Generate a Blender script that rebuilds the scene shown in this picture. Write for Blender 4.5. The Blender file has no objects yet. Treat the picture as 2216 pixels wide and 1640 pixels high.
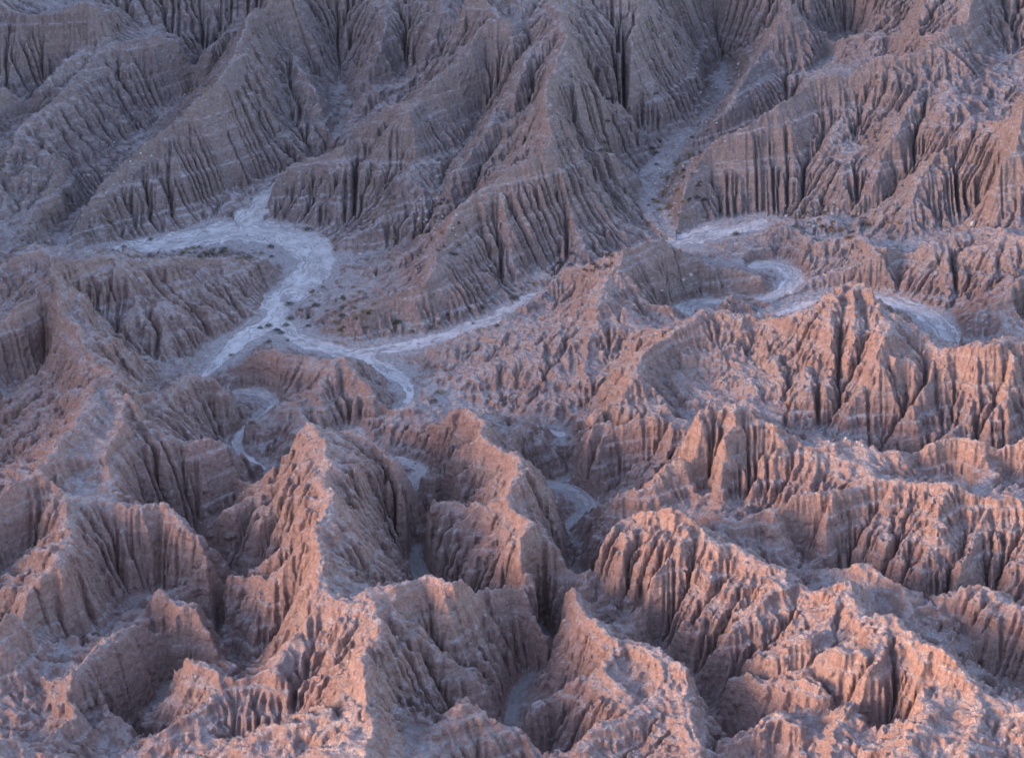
import bpy, bmesh, math, random
import numpy as np
from mathutils import Vector, noise
R = math.radians
rng = np.random.default_rng(7)
random.seed(5)

# ------------------------------------------------------------------ camera, sky, sun
sc = bpy.context.scene
col = sc.collection
CAM_H = 236.0
PITCH = 27.0
HFOV = 24.0
cam = bpy.data.cameras.new('camera')
cam.sensor_fit = 'HORIZONTAL'
cam.angle = R(HFOV)
cam.clip_start = 1.0
cam.clip_end = 20000
co = bpy.data.objects.new('camera', cam)
co.location = (0, 0, CAM_H)
co.rotation_euler = (R(90 - PITCH), 0, 0)
col.objects.link(co)
sc.camera = co

SUN_EL, SUN_AZ = 9.0, -112.0          # azimuth clockwise from +Y (view direction): from the left, a little behind the camera
w = bpy.data.worlds.new("World")
sc.world = w
w.use_nodes = True
nt = w.node_tree
bg = nt.nodes['Background']
sky = nt.nodes.new('ShaderNodeTexSky')
sky.sky_type = 'NISHITA'
sky.sun_disc = False
sky.sun_elevation = R(SUN_EL)
sky.sun_rotation = R(SUN_AZ)
sky.altitude = 400
sky.ozone_density = 1.6
tint = nt.nodes.new('ShaderNodeMix'); tint.data_type = 'RGBA'; tint.blend_type = 'MULTIPLY'
tint.inputs[0].default_value = 1.0
tint.inputs[7].default_value = (1.15, .965, 1.05, 1)      # violet afterglow
nt.links.new(sky.outputs[0], tint.inputs[6])
nt.links.new(tint.outputs[2], bg.inputs[0])
bg.inputs[1].default_value = 0.15
sun = bpy.data.lights.new('sun', 'SUN')
sun.energy = 1.5
sun.angle = R(28)
sun.color = (1.0, 0.62, 0.42)
so = bpy.data.objects.new('sun', sun)
sd = Vector((math.sin(R(SUN_AZ)) * math.cos(R(SUN_EL)), math.cos(R(SUN_AZ)) * math.cos(R(SUN_EL)), math.sin(R(SUN_EL))))
so.rotation_euler = sd.to_track_quat('Z', 'Y').to_euler()
so.location = (-200, 0, 300)
col.objects.link(so)
sc.view_settings.view_transform = 'Standard'
sc.view_settings.look = 'None'
sc.view_settings.exposure = 2.38
sc.view_settings.gamma = 1.0

# ------------------------------------------------------------------ survey of the place
F_PX = 1108.0 / math.tan(R(HFOV / 2))
CP, SP = math.cos(R(PITCH)), math.sin(R(PITCH))
SLOPE = 0.05
def zbase(y):
    return SLOPE * (y - 440.0)
def ground(u, v, h):
    """sight line (u, v) met at height h above the valley-floor plane -> x, y, z"""
    a = (u - 1108.0) / F_PX
    b = -(v - 820.0) / F_PX
    dx, dy, dz = a, CP + b * SP, -SP + b * CP
    # CAM_H + t dz = SLOPE*(t dy - 440) + h
    t = (CAM_H - h + SLOPE * 440.0) / (SLOPE * dy - dz)
    return dx * t, dy * t, CAM_H + dz * t

# sandy channel beds: (u, v, height over floor plane, half width in metres)
WASH = [
 [(215,552,.2,3.4),(300,540,.1,4.4),(380,527,0,5.2),(450,512,0,5.4),(520,500,0,6),(590,508,0,6),(650,530,0,5.5),(680,562,0,4.6),(662,605,0,4),(618,640,0,4),(598,680,0,2.6),(622,718,0,2.2),(672,745,0,2.4),(745,765,0,2.4),(800,785,0,2.6),(840,805,-.1,2.4),(878,832,-.2,1.6),(888,856,-.3,1.2),(872,882,-.45,.7)],
 [(778,928,-1,1.2),(785,960,-1.2,1.6),(830,992,-1.2,1.5),(880,1002,-1.2,1.8),(912,1018,-1.3,2),(885,1048,-1.4,1.8)],
 [(930,1150,-1.6,1.2),(965,1135,-1.6,1.4)],
 [(905,1185,-1.8,1.4),(900,1210,-1.8,1.8),(908,1240,-1.9,1.8),(925,1275,-2,1.4)],
 [(1158,1352,-2.3,1.2),(1182,1385,-2.4,1.4),(1188,1434,-2.5,1.3)],
 [(1152,1462,-2.6,1.2),(1118,1500,-2.7,1.3),(1106,1560,-2.8,1.1)],
 [(545,462,.8,2),(590,412,1.5,1.6),(610,395,2.2,1.2)],
 [(545,462,.8,3),(520,500,0,4)],
 [(1458,514,1,1.2),(1425,460,2.5,1.1),(1404,400,3.6,1.0),(1440,345,5,.9),(1490,285,7,.7)],
 [(1640,488,.8,2.6),(1560,502,.6,3.2),(1500,515,.5,3),(1440,540,.4,2.5),(1360,585,.3,2.5),(1260,618,.2,2.5),(1150,652,.1,2.6),(1080,688,0,2.4),(1000,718,0,2.2),(920,742,0,2),(840,757,0,2),(760,766,0,2)],
 [(2060,735,1.5,2.5),(2030,700,1.4,2.5),(1985,672,1.2,3),(1930,655,1.2,2.5),(1860,640,1,3),(1800,650,.8,3.6),(1740,672,.7,3.8),(1680,698,.6,3.4),(1600,712,.5,2.5),(1520,700,.5,2.4),(1478,672,.4,2.2),(1520,655,.4,1.6),(1600,655,.5,1.2),(1685,636,.6,1.6),(1712,605,.7,2.2),(1690,578,.8,2.6),(1640,575,.8,2)],
 [(1478,672,.4,2.2),(1400,690,.3,2),(1300,700,.2,2)][:1] + [(1490,668,.4,2.2)],
 [(598,690,0,2.4),(560,712,-.1,2.2),(520,738,-.2,2.2),(490,768,-.3,1.8),(460,795,-.4,1.2),(440,818,-.5,.7)],
 [(515,848,-.7,1.3),(565,850,-.8,2),(592,875,-.9,1.3),(560,908,-1,1.1),(522,938,-1.1,1.1),(514,965,-1.2,1.4),(535,992,-1.3,1.3),(570,1015,-1.4,1)],
 [(482,1352,-2.6,.8),(478,1372,-2.6,.8)],
 [(375,1498,-3,1),(340,1530,-3,1.5),(300,1562,-3,1.2)],
 [(270,1590,-3,1.2),(268,1640,-3,1.2)],
 [(1170,935,0,1.5),(1215,940,-.1,1.5)],
 [(1185,1048,-1.7,1.8),(1240,1062,-1.8,1.7),(1275,1092,-1.8,1.7),(1245,1122,-1.9,1.3),(1215,1152,-2,1)],
 [(2216,700,3,2),(2260,720,3,3)],
]
# minor valley lines, no sand bed
VAL = [
 [(888,858,-.3),(870,890,-.5),(830,925,-.8),(778,928,-1)],
 [(885,1048,-1.4),(880,1100,-1.5),(930,1150,-1.6),(925,1175,-1.7),(905,1185,-1.8)],
 [(925,1275,-2),(960,1340,-2.1),(1060,1370,-2.2),(1130,1370,-2.2),(1158,1352,-2.3)],
 [(1188,1434,-2.5),(1190,1465,-2.5),(1152,1462,-2.6)],
 [(1106,1560,-2.8),(1120,1625,-2.9),(1200,1700,-3)],
 [(440,815,-.5),(440,850,-.6),(490,870,-.7),(515,848,-.7)],
 [(570,1015,-1.4),(560,1060,-1.5),(520,1120,-1.7),(450,1170,-1.8),(425,1180,-1.9),(455,1230,-2),(510,1285,-2.3),(495,1335,-2.5),(482,1352,-2.6)],
 [(478,1372,-2.6),(482,1430,-2.8),(495,1470,-2.9),(440,1510,-2.9),(375,1498,-3)],
 [(300,1562,-3),(272,1590,-3)],
 [(1215,940,-.1),(1250,975,-.8),(1230,1030,-1.4),(1180,1060,-1.6),(1185,1048,-1.7)],
 [(1215,1152,-2),(1225,1200,-2.2),(1240,1250,-2.4),(1275,1320,-2.5),(1325,1390,-2.6)],
 [(215,552,.4),(150,535,1),(135,500,2),(190,430,4),(240,380,6),(290,310,9),(330,250,14),(400,190,22),(450,130,34)],
 [(0,290,17),(50,245,21),(110,195,26)],
 [(0,470,8),(60,420,11),(110,350,15)],
 [(610,395,2.5),(680,345,5),(720,290,8),(750,240,11),(800,210,15),(850,180,22),(885,125,40),(900,80,62)],
 [(748,235,12),(738,170,22),(732,90,46),(735,10,72)],
 [(718,548,.6),(800,540,1.2),(870,530,3),(930,490,6),(945,440,9),(960,370,12),(995,300,18),(1040,220,30)],
 [(940,475,7.5),(1000,420,12),(1040,360,14),(1080,310,19),(1130,240,31)],
 [(1455,512,1),(1425,460,2.5),(1402,400,4.5),(1440,340,6.5),(1495,280,10),(1550,210,14),(1570,130,22),(1555,60,44),(1540,-20,66)],
 [(1440,340,6.5),(1370,280,11),(1320,230,24),(1295,170,52),(1285,110,82)],
 [(1440,350,6),(1540,315,10),(1640,262,15),(1715,214,21),(1790,140,31),(1850,60,44)],
 [(1655,478,1.5),(1740,452,5),(1830,440,7),(1860,390,11)],
 [(1830,470,4),(1900,425,8),(1940,370,12)],
 [(1740,520,2.5),(1850,520,4),(1960,520,5),(2090,480,6),(2120,430,9),(2115,340,20),(2115,250,36),(2125,150,66),(2140,60,94),(2150,-20,112)],
 [(1640,545,1.6),(1740,520,2.5)],
 [(1985,672,1.6),(1935,635,2.2),(1950,590,3.5),(2010,545,5),(2100,510,6.5)],
 [(440,815,-.3),(380,795,1),(300,750,3),(230,690,6),(180,640,10)],
 [(-120,1050,0),(-50,960,0),(0,885,1),(60,832,3),(120,772,7),(160,735,11.5)],
 [(425,1175,-1.5),(395,1135,.5)],
 [(495,1330,-2),(430,1310,-.6),(350,1295,1.5),(290,1300,3.5),(240,1365,4),(150,1420,3.5),(60,1470,3),(-60,1520,2)],
 [(375,1490,-2.6),(375,1440,-1),(350,1410,1)],
 [(0,1290,6),(40,1240,8),(80,1180,11)],
 [(505,1440,-2),(570,1400,1.5),(620,1350,5),(640,1300,8)],
 [(1320,1372,-2.4),(1400,1400,-1),(1470,1445,-1),(1495,1530,-2),(1550,1610,-2.5),(1600,1700,-3)],
 [(1235,1240,-2),(1240,1200,-1.8),(1260,1170,-1)],
 [(1175,900,1),(1150,935,.3)],
 [(1290,1092,-1.2),(1380,1020,1.5),(1445,950,4),(1470,900,6)],
 [(1475,940,2.5),(1490,870,6)],
 [(1780,960,4),(1800,935,4.5),(1850,965,4),(1880,990,3),(1960,1008,2.5),(2010,1005,2),(2080,1005,2),(2260,1010,1.5)],
 [(1380,1100,0),(1450,1080,1),(1530,1128,2),(1640,1182,1),(1740,1250,-.5),(1850,1320,0),(1900,1345,0),(1980,1380,1),(2060,1410,2.5),(2140,1480,3),(2260,1500,3)],
 [(1850,1310,1),(1890,1285,1),(1940,1312,1.5),(2040,1330,2),(2130,1325,3),(2216,1355,4)],
 [(1990,1020,9),(2050,1050,7),(2160,1045,8),(2260,1070,9)],
 [(1495,1540,-2),(1600,1560,0),(1700,1530,2),(1780,1560,3),(1900,1600,4),(2000,1580,6)],
 [(1105,1560,-2.6),(1180,1560,-1),(1230,1510,1)],
 [(1110,1600,-2.8),(960,1600,2),(880,1560,6)],
 [(60,1640,5),(150,1600,2),(255,1600,-2)],
 [(560,1600,5),(640,1560,8)],
 [(955,1128,-1.4),(980,1060,1.5),(1000,1010,4)],
 [(1165,1420,-2),(1060,1400,3),(1000,1360,6)],
 [(860,795,.3),(950,790,1.5),(1050,770,4),(1120,730,6)],
 [(1000,860,1.2),(1080,890,1),(1150,925,.5)],
 [(890,858,.2),(940,875,1),(1000,880,1.2)],
]
RIDGE = [
 [(500,792,3),(545,765,5.5),(580,760,6.5),(640,785,5.5),(700,800,5.5),(740,785,7),(780,800,6.5),(830,850,4.5),(880,878,2)],
 [(740,787,7),(680,850,5),(620,885,2)],
 [(600,1060,8),(548,1092,6),(490,1125,4),(440,1152,1.2)],
 # far left hillsides
 [(-60,215,26),(0,185,30),(60,168,32),(150,125,35),(228,98,37)],
 [(540,40,36),(450,72,37),(360,82,37),(228,98,37),(190,150,31),(150,190,27),(100,230,23),(60,262,20),(35,300,17),(0,370,12),(-40,400,11)],
 [(-40,-20,54),(40,25,50),(120,20,51),(185,-10,55)],
 [(130,395,12),(100,410,11),(70,455,8),(30,500,6),(-30,540,5)],
 [(540,45,38),(600,95,32),(640,140,26),(690,210,18),(708,270,12),(705,300,9)],
 [(907,327,16),(894,384,11.5),(868,425,9),(830,470,6),(770,505,4),(715,528,2)],
 [(884,234,30),(900,280,23),(907,327,17)],
 # upper centre spine
 [(1214,60,56),(1150,100,50),(1125,160,42),(1108,210,35),(1070,245,30),(1020,320,21),(975,372,15.5)],
 [(985,485,12.5),(930,512,9),(880,548,6),(840,570,4)],
 [(1194,290,26),(1130,330,20),(1110,370,18)],
 [(1075,412,16),(1150,420,14),(1215,400,15)],
 [(1190,330,20),(1215,400,15),(1225,440,11),(1240,490,7),(1260,550,3)],
 [(1375,-60,62),(1388,10,52),(1378,70,45),(1366,130,37),(1352,190,28),(1395,250,17),(1420,290,11)],
 [(1228,120,50),(1245,200,36),(1265,280,22),(1330,340,13),(1375,380,7)],
 [(850,-30,42),(832,30,36),(828,90,31),(800,150,24),(765,215,15)],
 [(960,-30,45),(955,30,39),(945,70,34),(925,105,29),(890,150,22)],
 [(1040,-40,66),(1060,20,57),(1094,55,53)],
 # upper right
 [(1726,-20,52),(1665,80,36),(1643,108,32),(1588,210,21),(1545,262,15),(1500,300,11)],
 [(1800,-20,52),(1768,60,40),(1745,120,33),(1728,190,23)],
 [(1977,127,39),(1985,180,33),(1960,235,27),(1930,290,21),(1900,340,15),(1890,390,11)],
 [(1830,166,30),(1825,240,22),(1800,300,15)],
 [(2077,317,19),(2027,335,17),(1997,377,14),(1974,427,10.5),(1944,468,7.5),(1910,505,5)],
 [(2077,317,19),(2080,380,13),(2070,440,8.5)],
 [(2300,150,46),(2216,250,34),(2190,310,27),(2165,345,23),(2155,400,17),(2150,450,12)],
 [(2200,-60,58),(2190,30,47),(2180,120,37),(2178,200,29),(2160,280,21)],
 # right: middle
 [(2300,500,14),(2216,515,13),(2150,490,12),(2105,488,11.5),(2040,510,10.5),(2000,525,10),(1940,530,9),(1900,555,8),(1870,520,7.5),(1820,512,7),(1770,530,6)],
 [(1620,548,4),(1680,500,5.5),(1735,478,7),(1750,520,5.5),(1738,560,3.5)],
 [(1870,585,5.5),(1820,600,4.5),(1770,615,4),(1725,640,3),(1690,668,2)],
 [(1900,555,8),(1870,585,5.5)],
 [(2280,585,14),(2216,600,13),(2180,640,11),(2130,665,9),(2090,705,6),(2075,735,4)],
 [(1940,700,13),(1905,655,15),(1895,640,16)],
 [(1430,510,15),(1355,542,15),(1300,565,13),(1240,572,11),(1192,590,9.5),(1165,640,7),(1120,672,5.5),(1040,722,4),(960,765,3),(925,790,1.5)],
 [(1430,510,15),(1490,545,10),(1560,580,6),(1640,605,4),(1690,630,2)],
 [(1355,542,15),(1330,590,13.5),(1290,650,11.5),(1275,720,8),(1262,790,5),(1240,850,2)],
 [(1330,590,13.5),(1360,640,11),(1420,672,8),(1450,680,6)],
 [(1560,650,4),(1590,632,4),(1640,640,3),(1660,655,2)],
 [(1262,930,1.5),(1290,905,3),(1345,865,8),(1385,812,11),(1420,752,13),(1458,715,13),(1485,690,13),(1535,660,13.5),(1600,690,12.5),(1650,702,12.5),(1690,700,14),(1760,668,17),(1800,640,20),(1850,610,22),(1895,650,20),(1955,690,17.5),(2010,735,16),(2080,750,17),(2140,742,18),(2260,738,18)],
 [(1485,690,13),(1450,770,10.5),(1420,830,7)],
 [(1600,700,12),(1570,760,9),(1480,790,8)],
 [(1790,665,19),(1790,730,16),(1800,790,11),(1790,850,8)],
 [(1650,702,12.5),(1655,780,9),(1690,850,6.5)],
 [(1720,692,15),(1725,780,10.5),(1745,870,6.5)],
 [(1570,760,9),(1600,830,6.5),(1625,880,5)],
 [(1850,610,22),(1845,700,17.5),(1850,780,13)],
 [(2010,735,16),(2010,820,11.5),(1990,900,7)],
 [(1895,650,20),(1930,740,18),(1900,790,15),(1880,830,11),(1850,880,8),(1830,930,5)],
 [(2110,748,17),(2100,820,12),(2080,890,7),(2060,950,4)],
 [(2190,760,17),(2180,850,11),(2160,930,5)],
 [(1275,985,3.5),(1300,945,5),(1345,935,5.5),(1400,932,6),(1440,925,6.5),(1455,890,7)],
 [(1440,925,6.5),(1430,980,4),(1390,1030,1.5)],
 # right: near
 [(1300,1130,2),(1315,1085,5),(1350,1055,7),(1395,1065,7),(1420,1030,8),(1480,1000,10),(1505,960,12),(1510,910,16),(1580,873,18),(1640,905,16),(1700,932,13.5),(1770,968,12.5),(1830,962,12.5),(1870,958,12.5),(1960,978,11.5),(2010,972,12),(2040,955,13),(2090,952,14),(2130,975,12.5),(2216,975,12.5),(2300,970,13)],
 [(1700,932,13.5),(1660,990,11),(1640,1050,7),(1610,1100,5.5)],
 [(1580,873,18),(1572,960,14),(1562,1040,9),(1548,1090,5)],
 [(1870,958,12.5),(1890,1000,12),(1920,1040,11.5)],
 [(1540,1110,8),(1590,1132,8),(1640,1110,9),(1700,1080,10.5),(1800,1072,11.5),(1880,1055,11.5),(1920,1040,11.5),(1960,1040,11.5),(2010,1048,12),(2065,1040,13),(2110,1072,12),(2216,1095,11),(2300,1100,11)],
 [(1700,1080,10.5),(1670,1130,8),(1650,1165,5)],
 [(1840,1070,11),(1800,1130,8),(1770,1210,3)],
 [(1960,1040,11.5),(1920,1120,8),(1880,1210,3)],
 [(2065,1050,12.5),(2020,1130,9),(1980,1240,3)],
 [(2150,1085,11),(2100,1180,7),(2060,1270,4)],
 [(1250,1290,1),(1268,1240,4),(1310,1195,8),(1370,1130,11),(1420,1120,13),(1460,1105,15),(1510,1140,14),(1535,1180,13),(1560,1170,13),(1605,1198,12.5),(1640,1222,12.5),(1680,1222,12.5),(1715,1250,10.5),(1740,1290,9.5),(1790,1275,11.5),(1830,1258,13.5),(1850,1300,12.5),(1880,1340,12.5),(1920,1352,13.5),(1970,1380,13.5),(2010,1420,13.5),(2060,1465,12.5),(2120,1500,12.5),(2180,1520,12.5),(2300,1550,13)],
 [(1380,1180,10),(1340,1260,5),(1300,1330,0)],
 [(1460,1150,13),(1420,1240,8),(1370,1350,2)],
 [(1600,1210,12),(1540,1290,8),(1480,1380,3)],
 [(1680,1240,12),(1620,1310,9),(1560,1400,5),(1510,1450,2)],
 [(1830,1270,13),(1800,1350,10.5),(1740,1400,9),(1650,1440,7.5)],
 [(1760,1262,6),(1790,1240,6.5),(1850,1260,6),(1900,1240,8),(1925,1275,7),(1960,1300,6.5),(2005,1285,8),(2045,1310,7.5),(2105,1280,10),(2150,1310,9.5),(2216,1330,9.5),(2300,1350,10)],
 [(1960,1310,6),(2000,1380,5),(2050,1420,4.5)],
 [(2105,1290,9.5),(2110,1380,6),(2120,1440,4.5)],
 [(1640,1438,7.5),(1700,1438,8.5),(1780,1432,9.5),(1860,1420,11)],
 [(1570,1490,5),(1640,1480,5.5),(1720,1490,6),(1800,1500,7)],
 [(1920,1352,13.5),(1900,1440,11),(1850,1530,8),(1800,1640,6)],
 [(2010,1430,13),(1990,1520,11),(1960,1640,9.5)],
 [(2120,1510,12),(2110,1600,11),(2100,1700,10)],
 [(1560,1660,3),(1600,1600,5),(1650,1550,7.5),(1690,1552,7.5),(1720,1590,6),(1745,1640,4)],
 # centre, near
 [(940,925,3),(1000,880,9),(1025,895,9.5),(1040,935,9.5),(1060,970,10),(1095,985,11.5),(1120,1020,12),(1105,1080,11.5),(1110,1120,11.5),(1148,1150,11),(1120,1195,10.5),(1160,1225,10),(1205,1260,9),(1232,1310,8),(1280,1365,8),(1330,1400,9),(1400,1400,9.5),(1440,1420,10),(1470,1470,9.5),(1480,1530,8),(1460,1600,7),(1500,1640,7)],
 [(1330,1400,9),(1300,1450,8),(1340,1500,7.5)],
 [(1400,1405,9.5),(1420,1480,8),(1370,1560,6.5),(1300,1595,6),(1245,1640,5)],
 [(1230,1500,3),(1170,1540,1),(1140,1590,-.5)],
 [(1040,935,9.5),(1080,950,7.5),(1110,940,5.5),(1140,912,4.5),(1165,945,3)],
 [(1060,970,10),(1010,1010,7),(950,1040,4),(900,1065,1)],
 [(1105,1080,11.5),(1040,1110,8),(985,1130,4),(945,1190,1.5)],
 [(1160,1225,10),(1130,1260,6),(1130,1290,2)],
 [(640,950,14.5),(620,1050,12),(600,1150,8),(575,1230,3)],
 [(250,835,17),(262,900,16.5),(240,980,15.5),(245,1040,13)],
 [(600,1020,10),(640,950,14.5),(690,917,16),(730,928,15),(770,965,13),(810,1000,11.5),(860,1040,9.5),(885,1090,7),(925,1130,4),(935,1160,2)],
 [(640,950,14.5),(665,925,15.5),(700,918,15.8),(730,932,15)],
 [(670,960,16),(660,1030,15),(650,1100,13.5)],
 [(725,940,15.5),(760,1010,14.5),(770,1080,12.5)],
 [(690,917,16),(700,990,16.5),(722,1050,16),(715,1130,15.5),(690,1190,15),(690,1260,14),(700,1300,13.5),(760,1325,13.5),(800,1310,14.5),(850,1300,14.5),(900,1280,14),(940,1277,13.5),(975,1295,12),(1020,1292,10.5),(1050,1312,8.5),(1080,1310,7.5),(1115,1298,7),(1150,1330,5),(1170,1390,1.5)],
 [(600,1020,8),(575,1090,6),(565,1160,4),(555,1220,1)],
 [(700,1180,14.5),(620,1240,9),(560,1270,5),(520,1300,1)],
 [(690,1290,13),(640,1380,10),(600,1440,8.5),(540,1462,8),(490,1465,7.5),(450,1440,7.5),(412,1402,8.5),(395,1440,5),(385,1475,1)],
 [(800,1310,14.5),(792,1400,14.5),(790,1480,14.5),(785,1560,14.5),(770,1680,15)],
 [(830,1360,12),(930,1420,8),(1010,1500,3)],
 [(860,1500,9),(940,1560,5.5),(1010,1570,3)],
 [(490,1465,7.5),(440,1530,5.5),(340,1590,4),(290,1640,2)],
 [(540,1640,9),(590,1600,9.5),(660,1580,10.5),(730,1570,12)],
 [(880,1640,10),(960,1610,8),(1000,1570,9),(1032,1535,10),(1065,1565,8),(1090,1600,6),(1130,1595,4.5),(1180,1640,3)],
 # left, near
 [(-60,600,17),(0,572,19),(70,535,21),(120,547,20),(200,556,17),(300,562,13.5),(420,558,10.5),(520,556,7.5),(575,562,5),(598,585,2)],
 [(120,547,20),(105,600,21),(112,660,19.5),(150,710,18.5),(185,755,18),(215,790,17),(250,805,17),(262,830,16),(310,860,12),(370,850,9),(430,825,8),(480,850,6.5),(520,880,4.5),(530,925,1.5)],
 [(240,825,17.5),(190,840,18),(170,900,17.5),(135,980,17),(80,1040,16.5),(0,1110,15),(-60,1140,15)],
 [(250,835,17),(300,890,15),(325,950,12.5),(390,965,10),(470,972,8),(500,990,7),(525,1050,4),(545,1080,1)],
 [(80,1040,16.5),(150,1090,13),(230,1092,11.5),(290,1108,11),(340,1122,10.5),(400,1162,9),(450,1200,8),(490,1250,5.5),(503,1290,2)],
 [(150,1095,13),(132,1160,13.5),(128,1240,12.5),(110,1300,11.5),(60,1365,10),(0,1410,9.5),(-60,1440,9)],
 [(330,1300,4),(355,1310,4.5),(400,1345,4.5),(440,1365,4),(468,1410,2),(470,1440,0)],
 [(-20,1640,9),(50,1600,8),(110,1560,7.5),(150,1500,7.5),(185,1440,7.5),(240,1405,7),(280,1375,6.5),(330,1365,6),(390,1350,5)],
 [(185,1440,7.5),(225,1500,5),(245,1560,2),(255,1590,0)],
 [(-60,760,17),(0,680,18),(60,640,19),(105,610,20)],
]
RIM = [
 [(1205,-90,37),(1218,0,35),(1214,60,33),(1226,95,32.5),(1196,140,31),(1186,190,29),(1184,250,26),(1194,290,24),(1180,335,21),(1125,378,18),(1075,412,16),(1010,452,14),(985,485,12.5),(972,530,10.5),(945,585,8.5),(905,632,6.5),(850,656,5),(790,690,3.5),(740,718,2)],
 [(1094,55,33),(1034,77,31),(1004,127,28),(927,197,23),(884,234,20.5),(810,264,18),(760,294,15.5),(740,335,12.5),(690,355,10),(618,390,6.5),(570,425,4),(550,445,2.5)],
 [(620,-20,30),(540,45,27),(515,110,25),(465,200,22),(380,270,17.5),(300,340,12.5),(240,392,9.5),(195,450,6.5),(165,500,3.5),(150,530,2)],
 [(2140,-60,34),(2111,3,32),(2091,43,30.5),(2071,73,29),(1977,127,26.5),(1890,147,25),(1827,166,24),(1760,190,22),(1663,254,18.5),(1603,297,15.5),(1536,340,12),(1503,384,9),(1480,430,6.5),(1468,480,3.5),(1475,505,1.5)],
[(-300,-60,31),(0,-90,31),(300,-90,30),(600,-100,31),(900,-110,30),(1200,-120,38),(1500,-110,33),(1800,-120,35),(2216,-100,38),(2500,-60,40)],
]

# ------------------------------------------------------------------ numeric helpers
X0, X1, Y0, Y1 = -156.0, 156.0, 300.0, 732.0
def grid(dx):
    nx, ny = int(round((X1 - X0) / dx)) + 1, int(round((Y1 - Y0) / dx)) + 1
    return nx, ny, X0 + np.arange(nx) * dx, Y0 + np.arange(ny) * dx

def vnoise(x, y, seed):
    """value-gradient noise in about -1..1"""
    r = np.random.default_rng(seed)
    G = r.random((256, 256)).astype(np.float32) * 2 - 1
    xi, yi = np.floor(x).astype(np.int64), np.floor(y).astype(np.int64)
    fx, fy = x - xi, y - yi
    fx = fx * fx * fx * (fx * (fx * 6 - 15) + 10); fy = fy * fy * fy * (fy * (fy * 6 - 15) + 10)
    a, b = xi & 255, (xi + 1) & 255
    c, d = yi & 255, (yi + 1) & 255
    return (G[c, a] * (1 - fx) + G[c, b] * fx) * (1 - fy) + (G[d, a] * (1 - fx) + G[d, b] * fx) * fy
def fbm(x, y, seed, oct=4, gain=.5):
    s, a = 0, 1.0
    for i in range(oct):
        ca, sa = math.cos(i * 1.3 + .4), math.sin(i * 1.3 + .4)
        f = 2.03 ** i
        s = s + a * vnoise((x * ca - y * sa) * f + 17.3 * i, (x * sa + y * ca) * f - 9.1 * i, seed + i)
        a *= gain
    return s

def up(a, shape):
    """bicubic-ish (separable Catmull-Rom) resize between node-aligned grids"""
    def ax(a, n):
        m = a.shape[0]
        t = np.linspace(0, m - 1, n)
        i = np.minimum(t.astype(int), m - 2); f = (t - i)[:, None]
        g = lambda k: a[np.clip(i + k, 0, m - 1)]
        p0, p1, p2, p3 = g(-1), g(0), g(1), g(2)
        return p1 + .5 * f * (p2 - p0 + f * (2 * p0 - 5 * p1 + 4 * p2 - p3 + f * (3 * (p1 - p2) + p3 - p0)))
    return ax(ax(a, shape[0]).T, shape[1]).T
def bilin(a, x, y, dx):
    ny, nx = a.shape
    fx, fy = np.clip((x - X0) / dx, 0, nx - 1.001), np.clip((y - Y0) / dx, 0, ny - 1.001)
    i, j = fx.astype(int), fy.astype(int); fx, fy = fx - i, fy - j
    return (a[j, i] * (1 - fx) + a[j, i + 1] * fx) * (1 - fy) + (a[j + 1, i] * (1 - fx) + a[j + 1, i + 1] * fx) * fy

def dense(pts, step=.35):
    """Catmull-Rom through the surveyed points"""
    P = np.array(pts, float)
    out = []
    n = len(P)
    for k in range(n - 1):
        p0, p1, p2, p3 = P[max(k - 1, 0)], P[k], P[k + 1], P[min(k + 2, n - 1)]
        m = max(2, int(np.hypot(*(p2 - p1)[:2]) / step))
        t = np.linspace(0, 1, m, endpoint=False)[:, None]
        q = p1 + .5 * t * (p2 - p0 + t * (2 * p0 - 5 * p1 + 4 * p2 - p3 + t * (3 * (p1 - p2) + p3 - p0)))
        if P.shape[1] > 2:
            lin = p1 + t * (p2 - p1); q[:, 2:] = lin[:, 2:]
        out.append(q)
    out.append(P[-1:])
    return np.vstack(out)

def surv(line, far=1, low=False):
    r = []
    for p in line:
        hh = p[2]
        k = min(1, max(0, (410 - p[1]) / 330)); k = k * k * (3 - 2 * k)
        hh *= 1 - (1 - far) * k                   # the far slopes lean back
        if low: hh -= 3.0 * min(1, max(0, (p[1] - 890) / 230))   # the ravines in front are cut deeper
        x, y, z = ground(p[0], p[1], hh)
        r.append((x, y, z) + tuple(q_ * (.78 if p[1] > 830 else 1) for q_ in p[3:]))
    return dense(r)
wash_l = [surv(l, low=True) for l in WASH]
val_l = [surv(l, .31, True) for l in VAL]
ridge_l = [surv(l, .61) for l in RIDGE] + [surv(l) for l in RIM]

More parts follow.
